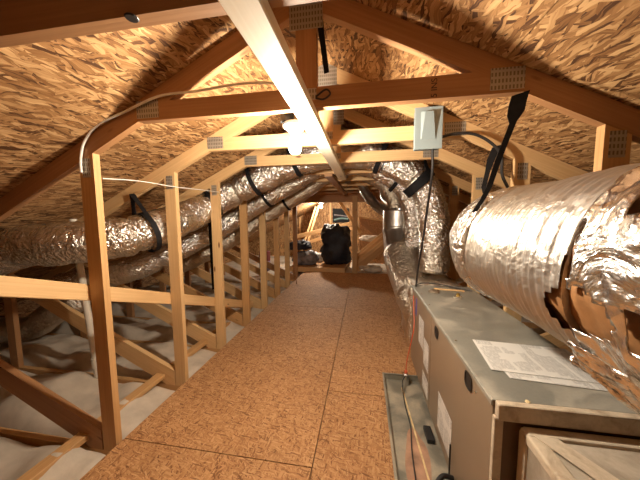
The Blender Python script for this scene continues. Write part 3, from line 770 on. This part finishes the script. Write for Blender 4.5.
# ------------------------------------------------------------------ supply plenum beyond the unit
t = thing('supply_plenum', 'foil wrapped supply plenum with round metal elbow beyond the unit', 'plenum', (.62, 3.0, .0))
def wrapbox(lo, hi, mat, name, amp=.02, seed=0):
    me = bpy.data.meshes.new(name); bm = bmesh.new(); bmesh.ops.create_cube(bm, size=1)
    c = (Vector(lo)+Vector(hi))/2; d = Vector(hi)-Vector(lo)
    for v in bm.verts: v.co = Vector((v.co.x*d.x, v.co.y*d.y, v.co.z*d.z))+c
    bmesh.ops.bevel(bm, geom=bm.edges[:], offset=.03, segments=3, affect='EDGES')
    bmesh.ops.triangulate(bm, faces=bm.faces[:])
    for _ in range(4): bmesh.ops.subdivide_edges(bm, edges=[e for e in bm.edges if e.calc_length() > .05], cuts=1)
    bm.normal_update(); o0 = wloc(t)
    for v in bm.verts:
        n = v.normal; q = v.co+Vector((seed, 0, 0))
        v.co += n*(amp*noise.noise(q*7)+amp*.5*noise.noise(q*18)); 
    for v in bm.verts: v.co -= o0
    bm.to_mesh(me); bm.free()
    for p in me.polygons: p.use_smooth = True
    return link(name, me, mat, t)
wrapbox((.42, 2.385, .10), (.885, 2.95, .715), M['foil_dull'], 'wrapped_box', .018)
def metalduct(pts, r, name, mat, seams=()):
    P = resample(smooth_path(pts, 12), .03); fr = frames(P); V = []; n = len(P); seg = 40
    for i, (p, a, b) in enumerate(fr):
        rr = r+(.008 if any(abs(i*.03-s) < .02 for s in seams) else 0)
        for k in range(seg): tt = 2*math.pi*k/seg; V.append(p+(a*math.cos(tt)+b*math.sin(tt))*rr)
    F = [(i*seg+k, i*seg+(k+1) % seg, (i+1)*seg+(k+1) % seg, (i+1)*seg+k) for i in range(n-1) for k in range(seg)]
    F += [tuple(range(seg-1, -1, -1)), tuple((n-1)*seg+k for k in range(seg))]
    return mesh(name, V, F, mat, t, None, True)
metalduct([(.60, 2.50, .44), (.58, 2.72, .47), (.55, 2.95, .56), (.50, 3.25, .72), (.475, 3.45, .86)], .225, 'round_sleeve', M['foil_dull'], (.3,))
metalduct([(.475, 3.40, .83), (.465, 3.55, .95), (.46, 3.68, 1.12), (.46, 3.70, 1.35), (.46, 3.70, 1.42)], .20, 'elbow', M['sheet_metal'], (.03, .42))
metalduct([(.45, 3.78, 1.38), (.32, 3.95, 1.40), (.16, 4.15, 1.52), (.02, 4.3, 1.72), (-.04, 4.35, 1.86)], .075, 'branch_pipe', M['sheet_metal'], (.3, .6))
metalduct([(.52, 3.78, 1.40), (.44, 4.0, 1.50), (.34, 4.3, 1.62), (.30, 4.5, 1.85)], .07, 'branch_pipe', M['sheet_metal'], (.3,))

# ------------------------------------------------------------------ electrical: lamp, switch box, cables
def lamp(label, c, mat, base):
    """bare bulb pointing down from a porcelain holder"""
    c = Vector(c); t = thing('bare_bulb_lamp', label, 'lamp', c)
    MB().lathe(c, [(.004, -.036), (.018, -.033), (.028, -.020), (.031, -.004), (.028, .012), (.020, .028), (.015, .040)], 20).build('bulb', mat, t)
    MB().lathe(c, [(.017, .036), (.021, .042), (.021, .062), (.034, .076), (.058, .096), (.062, .106), (.056, .112), (.005, .114)], 24).build('holder', M['porcelain'], t)
    return t, c
tl1, c1 = lamp('bare glowing bulb in a white holder beside the long cream board', (-.345, 1.305, 1.682), M['bulb_a'], None)
MB().lathe(c1+Vector((-.035, -.015, .0)), [(.005, .114), (.034, .115), (.038, .185), (.010, .188)], 8).build('junction_box', M['black'], tl1)
MB().board(c1+Vector((-.055, 0, .100)), c1+Vector((.070, .02, .106)), .03, .012, (0, 1, 0)).build('bracket', M['porcelain'], tl1)
t = thing('switch_box', 'pale grey switch box with raised cover hung on the second collar beam', 'switch box', (.385, 1.77, 1.745))
rbox((.31, 1.742, 1.748), (.462, 1.805, 1.988), .006, M['box_grey'], 'body', t)
cov = rbox((.303, 1.733, 1.742), (.468, 1.744, 1.994), .004, M['box_grey'], 'cover', t)
m = MB(); x0, x1, z0, z1 = .338, .432, 1.80, 1.965
V = [(x0, 1.733, z0+.05), (x1, 1.733, z0+.05), (x1, 1.733, z1), (x0, 1.733, z1), (x0+.015, 1.728, z0), (x1-.022, 1.728, z0), (x1-.030, 1.708, z1-.006), (x0+.030, 1.708, z1-.006)]
V = [(x0, 1.734, z0), (x1, 1.734, z0), (x1, 1.734, z1), (x0, 1.734, z1), (x0+.006, 1.730, z0+.004), (x1-.006, 1.730, z0+.004), (x1-.026, 1.706, z1-.008), (x0+.022, 1.706, z1-.008)]
m.add(V, [(4, 5, 6, 7), (0, 1, 5, 4), (1, 2, 6, 5), (2, 3, 7, 6), (3, 0, 4, 7)]); m.build('raised_lid', M['box_grey'], cov)
tag(MB().tube([(.418, 1.762, 1.745), (.425, 1.78, 1.60), (.440, 1.95, 1.38), (.450, 2.10, 1.15), (.452, 2.25, .92), (.450, 2.32, .724)], .008, 8).build('black_cable', M['black_cable']),
    'black cable dropping from the switch box to the far end of the unit', 'cable')
tag(MB().tube([(.47, 1.775, 1.82), (.56, 1.775, 1.838), (.66, 1.77, 1.825), (.75, 1.765, 1.77), (.81, 1.76, 1.69), (.82, 1.76, 1.58), (.86, 1.77, 1.50)], .009, 8).build('black_cable', M['black_cable']),
    'black cable looping right from the switch box along the second truss', 'cable')
tag(MB().tube([(-1.495, 1.188, 1.575), (-1.49, 1.187, 1.65), (-1.455, 1.186, 1.735), (-1.36, 1.185, 1.815), (-1.2, 1.185, 1.865), (-1.0, 1.185, 1.925), (-.80, 1.185, 1.932), (-.6, 1.185, 1.945), (-.47, 1.19, 1.945), (-.36, 1.20, 1.93)], .006, 8).build('white_cable', M['white_cable']),
    'white cable running up the near left rafter and along the near collar beam', 'cable')
tag(MB().tube([(-1.43, 1.245, 1.55), (-1.43, 1.5, 1.568), (-1.427, 1.80, 1.565), (-1.427, 2.1, 1.575), (-1.43, 2.42, 1.583)], .0035, 6).build('white_string', M['white_cable']),
    'thin white line strung between the first and third left studs', 'string')
tag(MB().tube([(-.215, 1.185, 1.86), (-.17, 1.18, 1.885), (-.15, 1.18, 1.865), (-.18, 1.18, 1.845), (-.215, 1.185, 1.855)], .004, 6).build('wire_loop', M['black_cable']),
    'small dark loop of wire on the near collar beam beside the cream board', 'wire')
# vent pipe
t = thing('vent_pipe', 'leaning white plastic pipe behind the first left stud', 'pipe', (-2.17, 1.72, -.04))
pv = [(-2.17, 1.72, -.04), (-2.235, 1.71, .85), (-2.27, 1.71, 1.325)]
MB().tube([pv[0], (-2.20, 1.715, .4), pv[1], pv[2]], .024, 16).build('pipe', M['pvc'], t)
MB().tube([(-2.178, 1.719, .10), (-2.184, 1.718, .18)], .030, 16).build('coupling', M['pvc'], t)

# ------------------------------------------------------------------ far end of the attic
tag(MB().prism([(XC-1.35, 1.67), (XC+1.35, 1.67), (XC+.89, 1.90), (XC-.89, 1.90)], 6.18, 6.225, (1, 0)).build('far_header', M['wood3']), 'wide brown header crossing the attic at the far end of the deck', 'beam')
lumber('far_post', 'single brown post standing at the far end of the deck under the header', 'post', (-.205, 6.08, 0.001), (-.205, 6.08, 1.80), .115, .06, 'wood', (1, 0, 0))
lumber('thin_prop', 'thin stick leaning against the last left stud', 'stick', (-1.30, 4.9, .01), (-1.42, 5.1, .34), .02, .02, 'wood3')
t = thing('storage_platform', 'raised plywood platform with pale front board beyond the deck', 'platform', (-1.1, 7.2, -.018))
m = MB(); m.box((-1.80, 6.17, .085), (-.44, 8.9, .105)); m.build('platform_top', M['osb_floor'], t)
MB().board((-1.80, 6.15, .045), (-.44, 6.15, .045), .038, .12, (0, 1, 0)).build('front_board', M['wood2'], t)
MB().board((-1.80, 8.88, .03), (-.44, 8.88, .03), .038, .11, (0, 1, 0)).build('back_board', M['wood'], t)
MB().board((-1.78, 6.2, .03), (-1.78, 8.85, .03), .038, .11, (1, 0, 0)).build('side_board', M['wood'], t)
MB().board((-.46, 6.2, .03), (-.46, 8.85, .03), .038, .11, (1, 0, 0)).build('side_board', M['wood'], t)
def lump(name, label, cat, c, d, mat, seed, parts=(), sq=2.6, amp=.12):
    """soft bulging bundle with folds"""
    c = Vector(c); V = []; nu, nv = 36, 24
    for j in range(nv+1):
        ph = -math.pi/2+math.pi*j/nv
        for i in range(nu):
            th = 2*math.pi*i/nu
            x, y, z = math.cos(ph)*math.cos(th), math.cos(ph)*math.sin(th), math.sin(ph)
            l = (abs(x)**sq+abs(y)**sq+abs(z)**sq)**(-1/sq); v = Vector((x*l, y*l, z*l))
            q = Vector((v.x*d[0], v.y*d[1], v.z*d[2]))/2
            s = 1+amp*noise.noise(q*5+Vector((seed, 0, 0)))+amp*.7*noise.noise(q*13+Vector((0, seed, 0)))
            q = q*s; q.z = max(q.z, -d[2]/2*.93)+d[2]/2*.93
            V.append(c+q)
    F = [(j*nu+i, j*nu+(i+1) % nu, (j+1)*nu+(i+1) % nu, (j+1)*nu+i) for j in range(nv) for i in range(nu)]
    m = bpy.data.meshes.new(name); m.from_pydata([v-c for v in V], [], F); m.validate()
    for p in m.polygons: p.use_smooth = True
    o = link(name, m, mat, None, c)
    return tag(o, label, cat)
lump('clothes_bundle', 'tall navy black bundle of cloth standing on the far platform', 'bundle', (-.74, 6.75, .106), (.72, .5, .98), M['navy'], 3, sq=4.0, amp=.30)
t2 = lump('storage_bag', 'dark grey slumped bag on the left of the far platform', 'bag', (-1.50, 6.55, .106), (.62, .42, .36), M['greybag'], 8, amp=.35)
lump('dark_jacket', 'navy jacket heaped over the slumped grey bag', 'jacket', (-1.68, 6.62, .475), (.55, .36, .24), M['navy'], 5, amp=.4)
lump('white_bag', 'crumpled white plastic bag beside the slumped grey bag', 'bag', (-1.24, 6.95, .106), (.26, .26, .26), M['whitebag'], 6, amp=.5)
o = rbox((-1.13, 7.12, .106), (-.94, 7.32, .27), .01, M['teal'], 'storage_box', None); tag(o, 'small teal and white box between the white bag and navy bundle', 'box')
o = rbox((-2.52, 5.95, .01), (-2.30, 6.15, .25), .01, M['purple'], 'carton', None); tag(o, 'purple carton on the left between the far studs, bottom of two', 'box')
o = rbox((-2.52, 5.95, .251), (-2.30, 6.15, .50), .01, M['red'], 'carton', None); tag(o, 'maroon carton on top of the purple one behind the far studs', 'box')
# lit framing beyond the header
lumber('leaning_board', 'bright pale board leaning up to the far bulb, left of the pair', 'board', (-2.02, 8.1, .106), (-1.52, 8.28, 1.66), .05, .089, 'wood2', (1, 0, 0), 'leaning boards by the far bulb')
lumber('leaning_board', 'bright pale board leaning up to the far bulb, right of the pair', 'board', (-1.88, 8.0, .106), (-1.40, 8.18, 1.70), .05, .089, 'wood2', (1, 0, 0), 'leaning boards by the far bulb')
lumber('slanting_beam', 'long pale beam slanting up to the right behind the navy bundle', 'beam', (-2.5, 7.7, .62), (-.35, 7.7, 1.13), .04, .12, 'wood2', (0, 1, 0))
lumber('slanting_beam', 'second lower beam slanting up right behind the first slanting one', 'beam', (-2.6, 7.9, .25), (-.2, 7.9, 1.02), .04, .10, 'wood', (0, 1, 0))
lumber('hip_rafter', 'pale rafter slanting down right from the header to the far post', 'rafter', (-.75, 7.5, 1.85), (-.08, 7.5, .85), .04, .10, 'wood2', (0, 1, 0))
lumber('wall_post', 'upright stud on the far sheathing wall right of the bulb', 'post', (-1.18, 9.25, -.1), (-1.18, 9.25, 1.85), .07, .04, 'wood', (1, 0, 0))
lumber('wall_post', 'upright stud on the far sheathing wall left of the leaning pair', 'post', (-2.3, 9.25, -.1), (-2.3, 9.25, 1.32), .07, .04, 'wood', (1, 0, 0))
t = thing('wall_opening', 'dark opening in the far wall right of the bulb with pipes showing', 'opening', (-.84, 9.28, 1.12))
m = MB(); m.box((-1.10, 9.27, 1.12), (-.52, 9.295, 1.62)); m.build('shade_panel', M['strap'], t)  # flat black panel on the wall, painting the darkness inside the opening
m = MB(); m.tube([(-1.05, 9.24, 1.40), (-.8, 9.24, 1.37), (-.55, 9.24, 1.33)], .025, 8); m.build('pipe', M['greybag'], t)
m = MB(); m.tube([(-1.05, 9.24, 1.22), (-.8, 9.24, 1.27), (-.55, 9.24, 1.25)], .03, 8); m.build('pipe', M['teal'], t)
# right of the post: sheathing panel, its brace and sloping boards
m = MB(); m.prism([(-.12, -.028), (1.1, -.028), (1.1, 1.085), (-.12, 1.285)], 7.60, 7.62, (1, 0)); tag(m.build('sheathing_panel', M['osb_floor']), 'upright sheathing panel lit warm, right of the far post', 'panel')
lumber('panel_brace', 'dark brace slanting down right across the sheathing panel by the far post', 'brace', (-.10, 7.54, 1.25), (.62, 7.54, .55), .035, .11, 'wood3', (0, 1, 0))
lumber('capping_board', 'pale board capping the sheathing panel right of the far post', 'board', (-.14, 7.61, 1.315), (1.1, 7.61, 1.112), .07, .045, 'wood2', (0, 1, 0))
for i in range(4):
    lumber('sloping_plank', ['lowest and nearest', 'second lowest', 'third lowest', 'topmost and farthest'][i]+' of four pale planks sloping up beside the far post', 'plank',
           (-.17+.0*i, 6.35+.16*i, .04+.075*i), (.52, 6.55+.16*i, .60+.085*i), .02, .15, 'wood2' if i % 2 else 'wood', (0, 1, 0), 'sloping planks by the far post')
lump('insulation_scrap', 'white insulation tuft lying on top of the sloping planks', 'insulation', (.16, 7.15, .66), (.5, .3, .16), M['insul'], 12, amp=.4)
lump('insulation_scrap', 'white insulation heap on the floor between the planks and metal elbow', 'insulation', (.20, 6.3, .0), (.5, .25, .16), M['insul'], 14, amp=.4)
o = mesh('insulation_blanket', *(lambda g: (g.V, g.F))(MB().box((-.4, 6.15, -.115), (3.5, 9.2, -.03))), M['insul']); tag(o, 'white insulation spread over the floor beyond the deck at right', 'insulation')
tl2, c2 = lamp('far bare glowing bulb under the header beyond the deck', (-1.24, 7.6, 1.63), M['bulb_b'], None)
MB().tube([c2+Vector((0, 0, .098)), c2+Vector((-.15, -.2, .13)), c2+Vector((-.45, -.6, .15))], .009, 8).build('cord', M['white_cable'], tl2)
MB().tube([c2+Vector((0, 0, .098)), c2+Vector((0, 0, .25)), c2+Vector((0, 0, ZR-SL*(.98)-1.63-.001))], .006, 6).build('hanging_cord', M['white_cable'], tl2)

# ------------------------------------------------------------------ world and view
w = bpy.data.worlds.new('world'); S.world = w; w.use_nodes = True
w.node_tree.nodes['Background'].inputs[0].default_value = (.02, .015, .01, 1); w.node_tree.nodes['Background'].inputs[1].default_value = 0.0
S.view_settings.view_transform = 'Standard'; S.view_settings.look = 'None'
S.view_settings.exposure = 0.35; S.view_settings.gamma = 1.0; S.view_settings.use_curve_mapping = False
S.cycles.max_bounces = 10; S.cycles.diffuse_bounces = 8; S.cycles.glossy_bounces = 4
